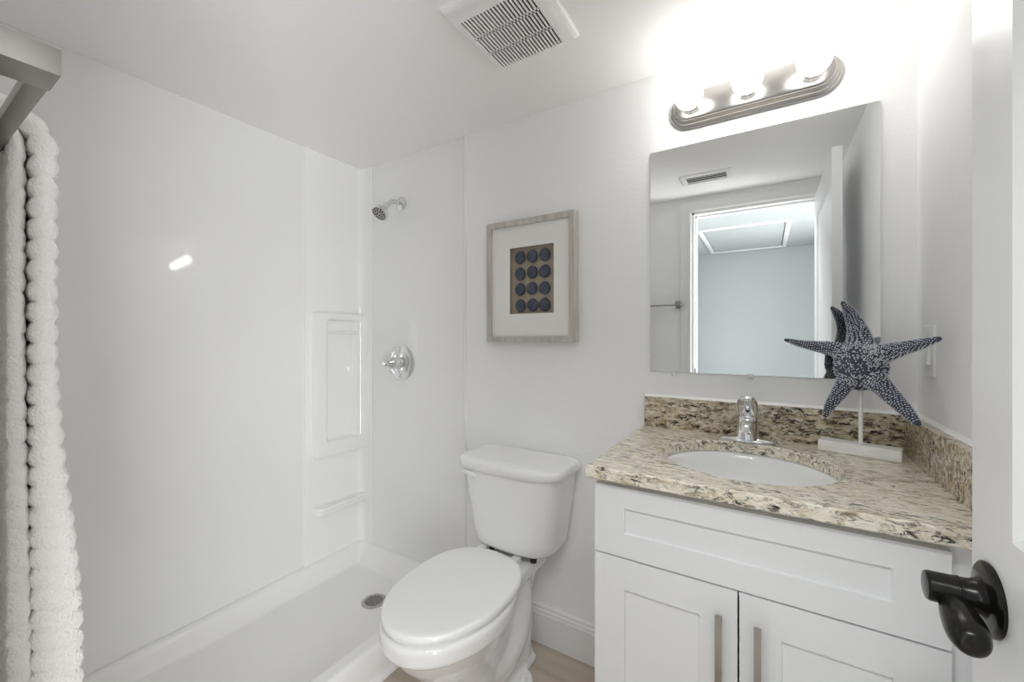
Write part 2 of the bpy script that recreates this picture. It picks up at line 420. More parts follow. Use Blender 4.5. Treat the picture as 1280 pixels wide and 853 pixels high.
# caddy: frame box with a recess (front faces +x)
CXF = -1.822
b = bmesh.new()
ya, yb_, za, zb = 1.164, YB - PT, 0.640, 1.344
def rrect(y0, y1, z0, z1, r, n=6):
    pts = []
    for (cy, cz, a0) in ((y1 - r, z0 + r, -PI / 2), (y1 - r, z1 - r, 0), (y0 + r, z1 - r, PI / 2), (y0 + r, z0 + r, PI)):
        for i in range(n + 1):
            a = a0 + PI / 2 * i / n; pts.append((cy + r * math.cos(a), cz + r * math.sin(a)))
    return pts
Rr = lambda x, y0, y1, z0, z1, r: [(x, p[0], p[1]) for p in rrect(y0, y1, z0, z1, r)]
loft(b, [Rr(XL + 0.001, ya, yb_, za, zb, 0.006), Rr(CXF - 0.006, ya, yb_, za, zb, 0.006), Rr(CXF - 0.0015, ya + 0.002, yb_, za + 0.002, zb - 0.002, 0.006), Rr(CXF, ya + 0.006, yb_ - .001, za + 0.006, zb - 0.006, 0.006),
         Rr(CXF, 1.214, 1.412, 0.700, 1.318, 0.022), Rr(CXF - 0.004, 1.219, 1.407, 0.706, 1.313, 0.020), Rr(XL + 0.022, 1.226, 1.386, 0.716, 1.306, 0.018), Rr(XL + 0.017, 1.232, 1.372, 0.722, 1.300, 0.016)], True, True)
cad = build('caddy', b, 'acrylic', sur, angle=25)
b = bmesh.new(); tube(b, [(CXF - 0.012, 1.222, 1.245), (CXF - 0.012, 1.404, 1.245)], 0.006, 10)
build('caddy_rail', b, 'acrylic', cad)
# soap shelf below
b = bmesh.new()
def shelf_ring(z, d, r, e=0.0):
    xf = XL + d; y_ = 1.168 + e
    pts = [(XL + 0.001, y_, z)]
    for i in range(9):
        a = PI / 2 * i / 8; pts.append((xf - r + r * math.sin(a), y_ + r - r * math.cos(a), z))
    pts += [(xf, yb_, z), (XL + 0.001, yb_, z)]
    return pts
loft(b, [shelf_ring(0.350, 0.046, 0.028, 0.012), shelf_ring(0.356, 0.056, 0.03, 0.004), shelf_ring(0.389, 0.068, 0.03), shelf_ring(0.394, 0.067, 0.03, 0.001), shelf_ring(0.396, 0.062, 0.028, 0.005), shelf_ring(0.395, 0.056, 0.026, 0.010), shelf_ring(0.390, 0.048, 0.022, 0.016)])
build('soap_shelf', b, 'acrylic', sur, angle=30)

# shower head
FX, FZ = -1.561, 1.897
sh = thing('wall_shower', 'chrome shower head on a bent arm high on the shower wall', 'shower head', (FX, YB - PT, FZ))
b = bmesh.new(); lathe(b, [(0.0, 0), (0.034, 0), (0.034, 0.003), (0.030, 0.007), (0.018, 0.011), (0.0125, 0.013)], (FX, YB - PT, FZ), (0, -1, 0), 32)
build('flange', b, 'chrome', sh)
b = bmesh.new()
arm = curve_pts([(FX, YB - PT, FZ), (FX, YB - 0.045, FZ + 0.001), (FX, YB - 0.078, FZ - 0.012), (FX, YB - 0.105, FZ - 0.038)], 20)
tube(b, arm, 0.0105, 16)
build('arm', b, 'chrome', sh)
b = bmesh.new()
ax = Vector((-0.02, -0.62, -0.72)).normalized(); o = Vector(arm[-1])
lathe(b, [(0.010, -0.012), (0.0145, -0.01), (0.0155, 0.0), (0.0145, 0.010), (0.013, 0.014), (0.0165, 0.020), (0.027, 0.032), (0.0375, 0.043), (0.0415, 0.050), (0.0425, 0.056), (0.0415, 0.061), (0.037, 0.063), (0.0365, 0.0605)], o, ax, 40, cap1=True)
hd = build('spray_head', b, 'chrome', sh)
b = bmesh.new()
s_, u_ = frame_of(ax); fc = o + ax * 0.0605
lathe(b, [(0, 0.0), (0.0355, 0.0), (0.0355, 0.0008), (0, 0.0008)], fc, ax, 40)
fp = build('spray_face', b, 'satin', hd, label='grey spray face with dark nozzles')
b = bmesh.new()
for k in range(1, 4):
    for i in range(k * 5):
        a = 2 * PI * i / (k * 5) + k * .3
        p = fc + (s_ * math.cos(a) + u_ * math.sin(a)) * (0.0098 * k)
        lathe(b, [(0.0034, 0.0), (0.0030, 0.0028), (0.001, 0.0032)], p, ax, 8)
build('nozzles', b, 'rubber', fp)
b = bmesh.new(); p = fc - ax * 0.006 - u_ * 0.041
tube(b, [p, p - u_ * 0.009], [0.0032, 0.0026], 8)
build('spray_tab', b, 'chrome', hd)

# shower valve
VX, VZ = -1.561, 1.097
va = thing('shower_valve', 'round chrome shower valve plate with cone shaped knob', 'shower valve', (VX, YB - PT, VZ))
b = bmesh.new(); lathe(b, [(0, 0), (0.089, 0), (0.0885, 0.003), (0.085, 0.006), (0.068, 0.010), (0.062, 0.0105), (0.058, 0.013), (0.040, 0.016), (0.0, 0.017)], (VX, YB - PT, VZ), (0, -1, 0), 56)
build('escutcheon', b, 'chrome', va)
b = bmesh.new(); lathe(b, [(0.031, 0.014), (0.0305, 0.034), (0.0285, 0.037), (0.0285, 0.046), (0.026, 0.049)], (VX, YB - PT, VZ), (0, -1, 0), 32)
build('sleeve', b, 'chrome', va)
b = bmesh.new(); lathe(b, [(0.030, 0.049), (0.0295, 0.062), (0.026, 0.072), (0.018, 0.088), (0.0135, 0.103), (0.0125, 0.112), (0.009, 0.116), (0, 0.117)], (VX, YB - PT, VZ), (0, -1, 0), 32)
kn = build('knob', b, 'chrome', va)
b = bmesh.new(); box(b, VX - 0.046, VX + 0.02, YB - 0.062, YB - 0.048, VZ - 0.008, VZ + 0.008, 0.005, 3)
build('knob_pointer', b, 'chrome', kn)
b = bmesh.new(); lathe(b, [(0.0045, 0), (0.0045, 0.002), (0.002, 0.004), (0, 0.004)], (-1.413, YB - PT, 1.792), (0, -1, 0), 12)
hk = build('screw_cap', b, 'white'); hk['label'] = 'tiny white cap on the shower wall right of the shower head'; hk['category'] = 'screw cap'

# ------------------------------------------------------------ toilet
TX = -0.850; TK = -0.818
toi = thing('toilet', 'white two piece toilet with closed lid beside the vanity', 'toilet', (TX, 1.2, 0))
def egg(cx, yc, yf, yb, w, wd, nb=2.0, n=28, z=0.0, yd=None, pf=2.0):
    """outline: front half ellipse yf..yc ; back from width w to wd then closes at yb (rounded)"""
    half = []
    for i in range(n + 1):
        a = PI / 2 * i / n
        half.append((w * abs(math.sin(a)) ** (2 / pf), yc - (yc - yf) * abs(math.cos(a)) ** (2 / pf)))
    for i in range(1, n + 1):
        s = i / n; y = yc + (yb - yc) * (1 - (1 - s) ** 1.0)
        if yd is None:
            hw = w * (1 - s ** nb) ** (1 / nb) if s < 1 else 0
        else:
            hw = w + (wd - w) * sstep(0, 1, min((y - yc) / (yd - yc), 1))
        half.append((hw, y))
    L = [(cx + p[0], p[1], z) for p in half]; Rv = [(cx - p[0], p[1], z) for p in reversed(half[1:])]
    return L + Rv
b = bmesh.new()
secs = [ # z, yc, yf, yb, w, wd, yd
    (0.000, 1.10, 0.930, 1.365, 0.118, 0.112, 1.28), (0.020, 1.10, 0.932, 1.365, 0.116, 0.110, 1.28), (0.035, 1.10, 0.945, 1.36, 0.106, 0.100, 1.28),
    (0.10, 1.08, 0.935, 1.35, 0.103, 0.092, 1.25), (0.17, 1.07, 0.905, 1.35, 0.109, 0.088, 1.25), (0.23, 1.05, 0.862, 1.36, 0.124, 0.086, 1.25),
    (0.285, 1.03, 0.812, 1.38, 0.147, 0.09, 1.25), (0.325, 1.02, 0.783, 1.40, 0.163, 0.098, 1.25), (0.338, 1.02, 0.775, 1.41, 0.168, 0.102, 1.26),
    (0.343, 1.02, 0.764, 1.425, 0.184, 0.118, 1.28), (0.352, 1.02, 0.759, 1.43, 0.188, 0.121, 1.28), (0.388, 1.02, 0.756, 1.435, 0.190, 0.123, 1.28),
    (0.396, 1.02, 0.759, 1.433, 0.188, 0.121, 1.28), (0.400, 1.02, 0.767, 1.428, 0.180, 0.114, 1.28)]
loft(b, [egg(TX, yc, yf, yb, w, wd, z=z, yd=yd) for z, yc, yf, yb, w, wd, yd in secs])
# trapway relief on both sides, foot flanges
for s in (-1, 1):
    c = curve_pts([(TX + s * 0.060, 1.30, 0.33, .05), (TX + s * 0.072, 1.29, 0.24, .052), (TX + s * 0.074, 1.255, 0.16, .055), (TX + s * 0.070, 1.18, 0.115, .056), (TX + s * 0.062, 1.12, 0.13, .05), (TX + s * .05, 1.07, 0.18, .035)], 24)
    tube(b, [p[:3] for p in c], [p[3] for p in c], 16)
    lathe(b, [(0.0, 0), (0.060, 0), (0.060, 0.016), (0.054, 0.024), (0.0, 0.026)], (TX + s * 0.098, 1.235, 0), n=28)
    tube(b, [(TX + s * .05, 1.31, 0.0), (TX + s * .065, 1.315, 0.17), (TX + s * .055, 1.32, 0.33)], [.055, .048, .05], 16)
build('bowl', b, 'porcelain', toi, angle=60, mods=[('REMESH', dict(mode='VOXEL', voxel_size=0.0055)), ('SMOOTH', dict(factor=0.5, iterations=6))])
b = bmesh.new()
lathe(b, [(0.012, 0.020), (0.012, 0.032), (0.010, 0.037), (0.005, 0.040), (0, 0.0405)], (TX + 0.128, 1.235, 0), n=20)
build('bolt_cap', b, 'plastic', toi)
b = bmesh.new()
lathe(b, [(0.012, 0.020), (0.012, 0.032), (0.010, 0.037), (0.005, 0.040), (0, 0.0405)], (TX - 0.128, 1.235, 0), n=20)
build('bolt_cap', b, 'plastic', toi)
# seat + lid
def seat_ring(z, k, yb=1.262):
    return egg(TX, 1.02, 0.762 + k, yb - k, 0.1845 - k, 0.1, nb=2.55, z=z)
b = bmesh.new(); loft(b, [seat_ring(0.3995, 0.012), seat_ring(0.4015, 0.009), seat_ring(0.4055, 0.009), seat_ring(0.407, 0.012)])
build('seat', b, 'plastic', toi, angle=50)
b = bmesh.new()
loft(b, [seat_ring(0.411, 0.005), seat_ring(0.412, 0.001), seat_ring(0.416, 0.0), seat_ring(0.424, 0.001), seat_ring(0.4285, 0.004), seat_ring(0.431, 0.010), seat_ring(0.4318, 0.020), seat_ring(0.4328, 0.06), seat_ring(0.433, 0.12)])
build('lid', b, 'plastic', toi, angle=60)
for s in (-1, 1):
    b = bmesh.new()
    box(b, TX + s * 0.075 - 0.016, TX + s * 0.075 + 0.016, 1.245, 1.285, 0.3985, 0.423, 0.006, 3)
    build('seat_hinge', b, 'plastic', toi)
# tank
def dshape(cx, yb, yf, hw, ext, z, rb=0.02, n=40):
    pts = []
    dep = 0.105
    for i in range(n + 1):
        a = PI * i / n
        cx_, sx_ = math.cos(a), math.sin(a)
        x = hw * math.copysign(abs(cx_) ** (2 / ext), cx_); y = yf + dep - dep * abs(sx_) ** (2 / ext)
        pts.append((cx + x, y, z))
    k = 5
    for i in range(k + 1):
        a = PI / 2 * i / k; pts.append((cx - hw + rb * (1 - math.cos(a)), yb - rb + rb * math.sin(a), z))
    for i in range(k + 1):
        a = PI / 2 * (1 - i / k); pts.append((cx + hw - rb * (1 - math.cos(a)), yb - rb + rb * math.sin(a), z))
    return pts
YT = YB - 0.016
tp = [(0.424, 0.120, 1.300), (0.4255, 0.142, 1.281), (0.432, 0.160, 1.266), (0.446, 0.171, 1.257), (0.48, 0.177, 1.253), (0.55, 0.188, 1.246), (0.63, 0.200, 1.238), (0.70, 0.208, 1.232), (0.727, 0.211, 1.230)]
b = bmesh.new(); loft(b, [dshape(TK, YT, yf, hw, 3.0, z) for z, hw, yf in tp])
tank = build('tank', b, 'porcelain', toi, angle=50)
tl = [(0.7255, 0.214, 1.226), (0.727, 0.222, 1.218), (0.731, 0.226, 1.214), (0.748, 0.227, 1.213), (0.757, 0.225, 1.215), (0.763, 0.219, 1.221), (0.766, 0.208, 1.232), (0.767, 0.18, 1.26), (0.767, 0.10, 1.30)]
b = bmesh.new(); loft(b, [dshape(TK, YT + 0.004 - (0.006 if z > .755 else 0), yf, hw, 2.9, z, 0.015) for z, hw, yf in tl])
build('tank_lid', b, 'porcelain', toi, angle=50)
b = bmesh.new()
lathe(b, [(0.019, 0), (0.019, 0.003), (0.016, 0.007), (0.009, 0.010), (0.009, 0.018), (0, 0.018)], (-0.945, 1.252, 0.700), (-0.25, -1, 0), 24)
fl = build('lever_escutcheon', b, 'chrome', toi, label='chrome flush lever mount')
b = bmesh.new()
c = [(-0.932, 1.238, 0.702), (-0.95, 1.236, 0.704), (-0.98, 1.240, 0.706), (-1.012, 1.252, 0.707), (-1.018, 1.255, 0.707)]
tube(b, c, [0.006, 0.0085, 0.0085, 0.008, 0.004], 12, sq=(0.7, 1))
build('flush_lever', b, 'white', fl, label='white flush lever arm')
for s in (-1, 1):
    b = bmesh.new()
    lathe(b, [(0.012, 0.398), (0.012, 0.414), (0.017, 0.414), (0.017, 0.427)], (TK + s * 0.092, 1.315, 0), n=16)
    build('tank_bolt', b, 'rubber', toi, label='dark tank bolt washer')

# ------------------------------------------------------------ framed picture
PX0, PX1, PZ0, PZ1, PYF = -1.013, -0.609, 1.203, 1.704, 1.420
pic = thing('framed_picture', 'shadow box picture of twelve navy balls in a champagne wood frame above the toilet', 'picture', ((PX0 + PX1) / 2, YB, PZ0))
fw = 0.024
b = bmesh.new()
def fr(x0, x1, z0, z1, y): return [(x0, y, z0), (x1, y, z0), (x1, y, z1), (x0, y, z1)]
loft(b, [fr(PX0, PX1, PZ0, PZ1, YB - 0.001), fr(PX0, PX1, PZ0, PZ1, PYF + 0.002), fr(PX0 + .002, PX1 - .002, PZ0 + .002, PZ1 - .002, PYF), fr(PX0 + fw, PX1 - fw, PZ0 + fw, PZ1 - fw, PYF), fr(PX0 + fw, PX1 - fw, PZ0 + fw, PZ1 - fw, PYF + 0.012)], True, False)
build('frame', b, 'frame', pic, angle=20)
ox0, ox1, oz0, oz1 = -0.902, -0.700, 1.320, 1.591
b = bmesh.new()
g0, g1, h0, h1 = PX0 + fw, PX1 - fw, PZ0 + fw, PZ1 - fw
loft(b, [fr(g0, g1, h0, h1, PYF + 0.013), fr(g0, g1, h0, h1, PYF + 0.010), fr(ox0, ox1, oz0, oz1, PYF + 0.010), fr(ox0, ox1, oz0, oz1, PYF + 0.013)], False, False)
loft(b, [fr(ox0, ox1, oz0, oz1, PYF + 0.013), fr(g0, g1, h0, h1, PYF + 0.013)], False, False)
build('mat_board', b, 'mat', pic, angle=20)
b = bmesh.new()
loft(b, [fr(ox0 - .004, ox1 + .004, oz0 - .004, oz1 + .004, PYF + 0.0135), fr(ox0 - .004, ox1 + .004, oz0 - .004, oz1 + .004, YB - 0.006)], False, True)
build('backing', b, 'linen', pic, angle=20)
bx = [-0.859, -0.802, -0.745]; bz = [1.552, 1.486, 1.421, 1.355]
first = None
for i, z in enumerate(bz):
    for j, x in enumerate(bx):
        if first is None:
            b = bmesh.new()
            t = bmesh.new(); bmesh.ops.create_uvsphere(t, u_segments=28, v_segments=18, radius=1)
            for v in t.verts:
                a = math.atan2(v.co.z, v.co.x); r = 1 + 0.02 * math.sin(a * 14)
                v.co = Vector((v.co.x * 0.0245 * r, v.co.y * 0.010, v.co.z * 0.0265 * r))
            merge(b, t)
            o = build('navy_ball', b, 'urchin', pic, angle=80); first = o
        else:
            o = first.copy(); COL.objects.link(o)
        o.parent = pic; o.matrix_parent_inverse = Matrix.Translation(-pic.location)
        o.location = (x + random.uniform(-.0015, .0015), YB - 0.0165, z + random.uniform(-.0015, .0015))
        o.rotation_euler = (0, random.uniform(-.3, .3), 0)

# ------------------------------------------------------------ ceiling exhaust grille
EX0, EX1, EY0, EY1 = -0.763, -0.474, 0.848, 1.140; EZ = ZC - 0.020
ef = thing('exhaust_fan', 'white square exhaust fan grille on the ceiling above the toilet', 'vent', ((EX0 + EX1) / 2, (EY0 + EY1) / 2, ZC))
gx0, gx1, gy0, gy1 = -0.738, -0.520, 0.905, 1.126
b = bmesh.new()
def rz(x0, x1, y0, y1, z): return [(x0, y0, z), (x1, y0, z), (x1, y1, z), (x0, y1, z)]
loft(b, [rz(EX0, EX1, EY0, EY1, ZC), rz(EX0, EX1, EY0, EY1, ZC - 0.009), rz(EX0 + .002, EX1 - .003, EY0 + .003, EY1 - .002, ZC - 0.012), rz(EX0 + .006, EX1 - .018, EY0 + .018, EY1 - .004, ZC - 0.0175), rz(EX0 + .012, EX1 - .036, EY0 + .036, EY1 - .008, EZ), rz(gx0, gx1, gy0, gy1, EZ), rz(gx0, gx1, gy0, gy1, ZC - 0.008)], False, False)
NS = 20; pitch = (gx1 - gx0) / NS
for i in range(NS + 1):
    x = gx0 + i * pitch
    box(b, x - pitch * 0.25, x + pitch * 0.25, gy0, gy1, EZ + 0.0005, EZ + 0.004)
for yy in (gy0 + (gy1 - gy0) * 0.33, gy0 + (gy1 - gy0) * 0.67):
    box(b, gx0, gx1, yy - 0.004, yy + 0.004, EZ + 0.0005, EZ + 0.004)
build('grille', b, 'white', ef, angle=40)
b = bmesh.new(); box(b, gx0 - 0.004, gx1 + 0.004, gy0 - 0.004, gy1 + 0.004, ZC - 0.006, ZC - 0.0005)
build('fan_housing', b, 'dark', ef, label='black opening behind the slats')

# supply register seen in the mirror
vx0, vx1, vy0, vy1 = -0.420, -0.160, 0.295, 0.446
rg = thing('air_register', 'small white slotted ceiling air register, seen at the top of the mirror', 'vent', ((vx0 + vx1) / 2, (vy0 + vy1) / 2, ZC))
b = bmesh.new()
loft(b, [rz(vx0, vx1, vy0, vy1, ZC), rz(vx0, vx1, vy0, vy1, ZC - 0.004), rz(vx0 + .004, vx1 - .004, vy0 + .004, vy1 - .004, ZC - 0.007), rz(vx0 + .026, vx1 - .026, vy0 + .026, vy1 - .026, ZC - 0.011), rz(vx0 + .03, vx1 - .03, vy0 + .03, vy1 - .03, ZC - 0.003)], False, False)
build('register_frame', b, 'white', rg, angle=20)
b = bmesh.new()
for k in range(3):
    y = vy0 + 0.047 + k * 0.028
    mxr = Matrix.Translation((0, y, ZC - 0.008)) @ Matrix.Rotation(math.radians(-14), 4, 'X')
    box(b, vx0 + .031, vx1 - .031, -0.0115, 0.0115, -0.0007, 0.0007, mx=mxr)
build('louvers', b, 'white', rg)
b = bmesh.new(); box(b, vx0 + .03, vx1 - .03, vy0 + .03, vy1 - .03, ZC - 0.0025, ZC - 0.0005)
build('duct_opening', b, 'dark', rg)

# ------------------------------------------------------------ vanity light
lx0, lx1, lz0, lz1 = -0.276, 0.182, 1.912, 2.030
vl = thing('vanity_light', 'brushed nickel bath light bar with three globe bulbs above the mirror', 'light fixture', ((lx0 + lx1) / 2, YB, (lz0 + lz1) / 2))
def stad(y, k, n=14):
    r = (lz1 - lz0) / 2 - k; zc = (lz0 + lz1) / 2; rx = min(r, 0.07)
    a0, a1 = lx0 + k + rx, lx1 - k - rx
    pts = [(a1 + rx * math.cos(a), y, zc + r * math.sin(a)) for a in [-PI / 2 + PI * i / n for i in range(n + 1)]]
    pts += [(a0 - rx * math.cos(a), y, zc - r * math.sin(a)) for a in [-PI / 2 + PI * i / n for i in range(n + 1)]]
    return pts
b = bmesh.new()
loft(b, [stad(YB, 0), stad(YB - 0.010, 0), stad(YB - 0.014, 0.003), stad(YB - 0.016, 0.007), stad(YB - 0.024, 0.008), stad(YB - 0.027, 0.011), stad(YB - 0.029, 0.015), stad(YB - 0.037, 0.016), stad(YB - 0.041, 0.019), stad(YB - 0.043, 0.024)])
build('back_plate', b, 'satin', vl, angle=25)
for i, x in enumerate((-0.203, -0.047, 0.109)):
    b = bmesh.new()
    lathe(b, [(0.030, 0.0), (0.030, 0.003), (0.024, 0.008), (0.0225, 0.024), (0.0, 0.024)], (x, YB - 0.043, 1.968), (0, -1, 0), 28)
    sk = build('socket', b, 'socket', vl)
    b = bmesh.new()
    lathe(b, [(0.014, 0.0), (0.015, 0.006)] + [(0.0405 * math.sin(a), 0.044 - 0.0405 * math.cos(a)) for a in [PI * (0.14 + 0.86 * k / 16) for k in range(17)]], (x, YB - 0.062, 1.968), (0, -1, 0), 28)
    build('bulb', b, 'bulb', sk, angle=80, label='lit white globe bulb')

# ------------------------------------------------------------ mirror
mx0, mx1, mz0, mz1 = -0.341, 0.260, 1.107, 1.861
mir = thing('mirror', 'frameless rectangular wall mirror above the vanity', 'mirror', ((mx0 + mx1) / 2, YB, mz0))
b = bmesh.new(); box(b, mx0, mx1, YB - 0.0055, YB - 0.0005, mz0, mz1)
b.faces.ensure_lookup_table()
for f in b.faces: f.material_index = 0 if abs(f.normal.y) > .9 else 1
build('glass', b, ['mirror', 'glassedge'], mir, smooth=False)
for (x, z, s) in ((-0.042, mz1, 1), (-0.264, mz0, -1), (-0.042, mz0, -1), (0.18, mz0, -1)):
    b = bmesh.new()
    box(b, x - 0.008, x + 0.008, YB - 0.010, YB - 0.0002, min(z - s * 0.004, z + s * 0.013), max(z - s * 0.004, z + s * 0.013), 0.002)
    lathe(b, [(0.0035, 0), (0.003, 0.0015), (0, 0.0018)], (x, YB - 0.010, z + s * 0.007), (0, -1, 0), 12)
    build('mirror_clip', b, 'clear', mir, label='clear plastic mirror clip')

# ------------------------------------------------------------ vanity cabinet
van = thing('vanity_cabinet', 'white shaker vanity cabinet with two doors under the granite top', 'cabinet', (0.0, 1.2, 0))
cx0, cx1, cyf = -0.352, 0.330, 0.963
b = bmesh.new()
box(b, cx0, cx0 + 0.016, cyf, YB - 0.002, 0.0, 0.888)
box(b, cx1 - 0.016, cx1, cyf, YB - 0.002, 0.0, 0.888)
box(b, cx0 + 0.016, cx1 - 0.016, cyf + 0.06, YB - 0.002, 0.10, 0.116)
box(b, cx0 + 0.016, cx1 - 0.016, YB - 0.010, YB - 0.003, 0.116, 0.888)
box(b, cx0 + 0.016, cx1 - 0.016, cyf + 0.06, cyf + 0.075, 0.0, 0.10)
# face frame
box(b, cx0 + 0.016, cx0 + 0.04, cyf, cyf + 0.019, 0.10, 0.888); box(b, 0.215, cx1 - 0.016, cyf, cyf + 0.019, 0.10, 0.888)
box(b, cx0 + 0.04, 0.215, cyf, cyf + 0.019, 0.858, 0.888); box(b, cx0 + 0.04, 0.215, cyf, cyf + 0.019, 0.690, 0.725); box(b, cx0 + 0.04, 0.215, cyf, cyf + 0.019, 0.10, 0.13)
build('carcass', b, 'cabinet', van)
b = bmesh.new()
panel_slab(b, (cx0, cyf - 0.019, 0.711), (1, 0, 0), (0, 0, 1), (0, 1, 0), 0.609, 0.162, 0.0185, [(0.071, 0.537, 0.055, 0.114)], 0.002, 0.006)
build('drawer_front', b, 'cabinet', van, angle=20)
for nm, xa, xb_, hx in (('door', cx0, -0.0500, -0.0815), ('door', -0.0465, 0.257, -0.0145)):
    b = bmesh.new(); w = xb_ - xa
    panel_slab(b, (xa, cyf - 0.019, 0.115), (1, 0, 0), (0, 0, 1), (0, 1, 0), w, 0.592, 0.0185, [(0.071, w - 0.071, 0.071, 0.592 - 0.071)], 0.002, 0.006)
    d = build('door', b, 'cabinet', van, angle=20)
    b = bmesh.new()
    box(b, hx - 0.006, hx + 0.006, 0.906, 0.914, 0.505, 0.667, 0.0008)
    for z in (0.530, 0.642): box(b, hx - 0.004, hx + 0.004, 0.913, cyf - 0.0188, z - 0.004, z + 0.004)
    build('handle', b, 'nickel', d, label='brushed nickel bar handle')

# ------------------------------------------------------------ granite countertop
CT0, CT1 = 0.889, 0.919
sx_, sy_, srx, sry = -0.046, 1.177, 0.193, 0.181
ctp = thing('countertop', 'speckled beige and brown granite vanity top with backsplashes', 'countertop', (0, 1.2, CT0))
def rect_ring(x0, x1, y0, y1, z, r=0.004, n=120):
    pts = []
    for i in range(n):
        a = 2 * PI * (i + 0.5) / n; c, s = math.cos(a), math.sin(a)
        t = min((x1 - sx_) / c if c > 1e-9 else 1e9, (x0 - sx_) / c if c < -1e-9 else 1e9, (y1 - sy_) / s if s > 1e-9 else 1e9, (y0 - sy_) / s if s < -1e-9 else 1e9)
        pts.append([sx_ + c * t, sy_ + s * t, z])
    for X in (x0, x1):
        for Y in (y0, y1):
            k = min(range(n), key=lambda i: math.hypot(pts[i][0] - X, pts[i][1] - Y)); pts[k] = [X, Y, z]
    return [tuple(p) for p in pts]
def ell_ring(rx, ry, z, n=120):
    return [(sx_ + rx * math.cos(2 * PI * (i + .5) / n), sy_ + ry * math.sin(2 * PI * (i + .5) / n), z) for i in range(n)]
b = bmesh.new()
q0, q1, q2, q3 = -0.366, 0.3335, 0.921, YB - 0.001
e = 0.003
loft(b, [ell_ring(srx, sry, CT0), rect_ring(q0 + e, q1 - e, q2 + e, q3, CT0), rect_ring(q0, q1, q2, q3, CT0 + e), rect_ring(q0, q1, q2, q3, CT1 - e), rect_ring(q0 + e, q1 - e, q2 + e, q3, CT1), ell_ring(srx + 0.003, sry + 0.003, CT1), ell_ring(srx, sry, CT1 - 0.003), ell_ring(srx, sry, CT0)], False, False)
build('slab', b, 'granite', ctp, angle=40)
b = bmesh.new(); box(b, -0.358, q1, YB - 0.021, YB - 0.001, CT1 + 0.0003, 1.020, 0.0012)
bs = build('backsplash', b, 'granite_shaded', ctp)
b = bmesh.new(); box(b, 0.304, q1, 0.93, YB - 0.0215, CT1 + 0.0003, 1.020, 0.0012)
ss = build('side_splash', b, 'granite_shaded', ctp)
def caulk(p0, p1, px, nm, par):
    b = bmesh.new()
    loft(b, [[(p[0] + a * px[0], p[1] + a * px[1], 1.020 + z) for a, z in ((0, -0.001), (0.0, 0.0075), (0.003, 0.0045), (0.007, 0.0015), (0.0095, 0.0), (0.0095, -0.001))] for p in (p0, p1)])
    build('caulk_line', b, 'caulk', par, angle=60, label='white caulk line')
caulk((-0.358, YB), (XR, YB), (0, -1), '', bs); caulk((XR, 0.93), (XR, YB), (-1, 0), '', ss)
# sink
snk = thing('sink', 'white oval undermount sink set in the granite top', 'sink', (sx_, sy_, 0.76))
b = bmesh.new()
pr = [(1.10, 0.8885), (1.02, 0.8885), (0.985, 0.882), (0.96, 0.865), (0.92, 0.835), (0.84, 0.798), (0.70, 0.772), (0.5, 0.758), (0.25, 0.752), (0.12, 0.750)]
rings = [ell_ring(srx * k, sry * k, z) for k, z in pr]
outer = [ell_ring(srx * k, sry * k, z) for k, z in ((0.14, 0.738), (0.5, 0.744), (0.75, 0.760), (0.9, 0.790), (1.0, 0.84), (1.03, 0.872), (1.10, 0.878))]
loft(b, rings[::-1] + outer[::-1] , False, False)
build('basin', b, 'porcelain', snk, angle=60)
b = bmesh.new(); lathe(b, [(0.0, 0.742), (0.024, 0.742), (0.030, 0.752), (0.030, 0.755), (0.024, 0.757), (0.018, 0.754), (0, 0.754)], (sx_, sy_, 0), n=28)
build('sink_drain', b, 'chrome', snk)

# ------------------------------------------------------------ faucet
fx, fy = -0.047, 1.385
fa = thing('faucet', 'chrome single handle faucet behind the oval sink', 'faucet', (fx, fy, CT1))
b = bmesh.new()
def oval(rx, ry, z, n=40): return [(fx + rx * math.copysign(abs(math.cos(a)) ** 0.85, math.cos(a)), fy + ry * math.sin(a), z) for a in [2 * PI * i / n for i in range(n)]]
loft(b, [oval(0.076, 0.027, CT1 + 0.0003), oval(0.077, 0.0275, CT1 + 0.004), oval(0.072, 0.025, CT1 + 0.008), oval(0.045, 0.022, CT1 + 0.0125), oval(0.03, 0.02, CT1 + 0.014)])
build('base_plate', b, 'chrome', fa, angle=50)
b = bmesh.new()
lathe(b, [(0.033, 0.008), (0.031, 0.016), (0.0275, 0.034), (0.0255, 0.052), (0.0255, 0.062), (0.024, 0.068), (0.020, 0.072), (0, 0.073)], (fx, fy, CT1), n=36)
build('body', b, 'chrome', fa, angle=50)
b = bmesh.new()
c = curve_pts([(fx, fy - 0.008, CT1 + 0.040, .019), (fx, fy - 0.045, CT1 + 0.056, .0175), (fx, fy - 0.085, CT1 + 0.062, .0155), (fx, fy - 0.108, CT1 + 0.058, .014), (fx, fy - 0.118, CT1 + 0.050, .012)], 20)
tube(b, [p[:3] for p in c], [p[3] for p in c], 24, sq=(1.0, 0.72))
spout = build('spout', b, 'chrome', fa, angle=50)
b = bmesh.new(); lathe(b, [(0.0105, 0.0), (0.0105, 0.010), (0.008, 0.011), (0, 0.0105)], (fx, fy - 0.108, CT1 + 0.052), (0, -0.25, -1), 20)
build('aerator', b, 'chrome', spout)
b = bmesh.new()   # broad paddle handle, rising and leaning forward
c = curve_pts([(fx, fy + 0.004, CT1 + 0.068, .021), (fx, fy + 0.004, CT1 + 0.086, .0245), (fx, fy - 0.004, CT1 + 0.104, .0262), (fx, fy - 0.018, CT1 + 0.119, .0255), (fx, fy - 0.036, CT1 + 0.127, .020), (fx, fy - 0.045, CT1 + 0.129, .012), (fx, fy - 0.049, CT1 + 0.1293, .003)], 26)
tube(b, [p[:3] for p in c], [max(p[3], .002) for p in c], 24, sq=(0.55, 1.0))
hn = build('handle', b, 'chrome', fa, angle=60)
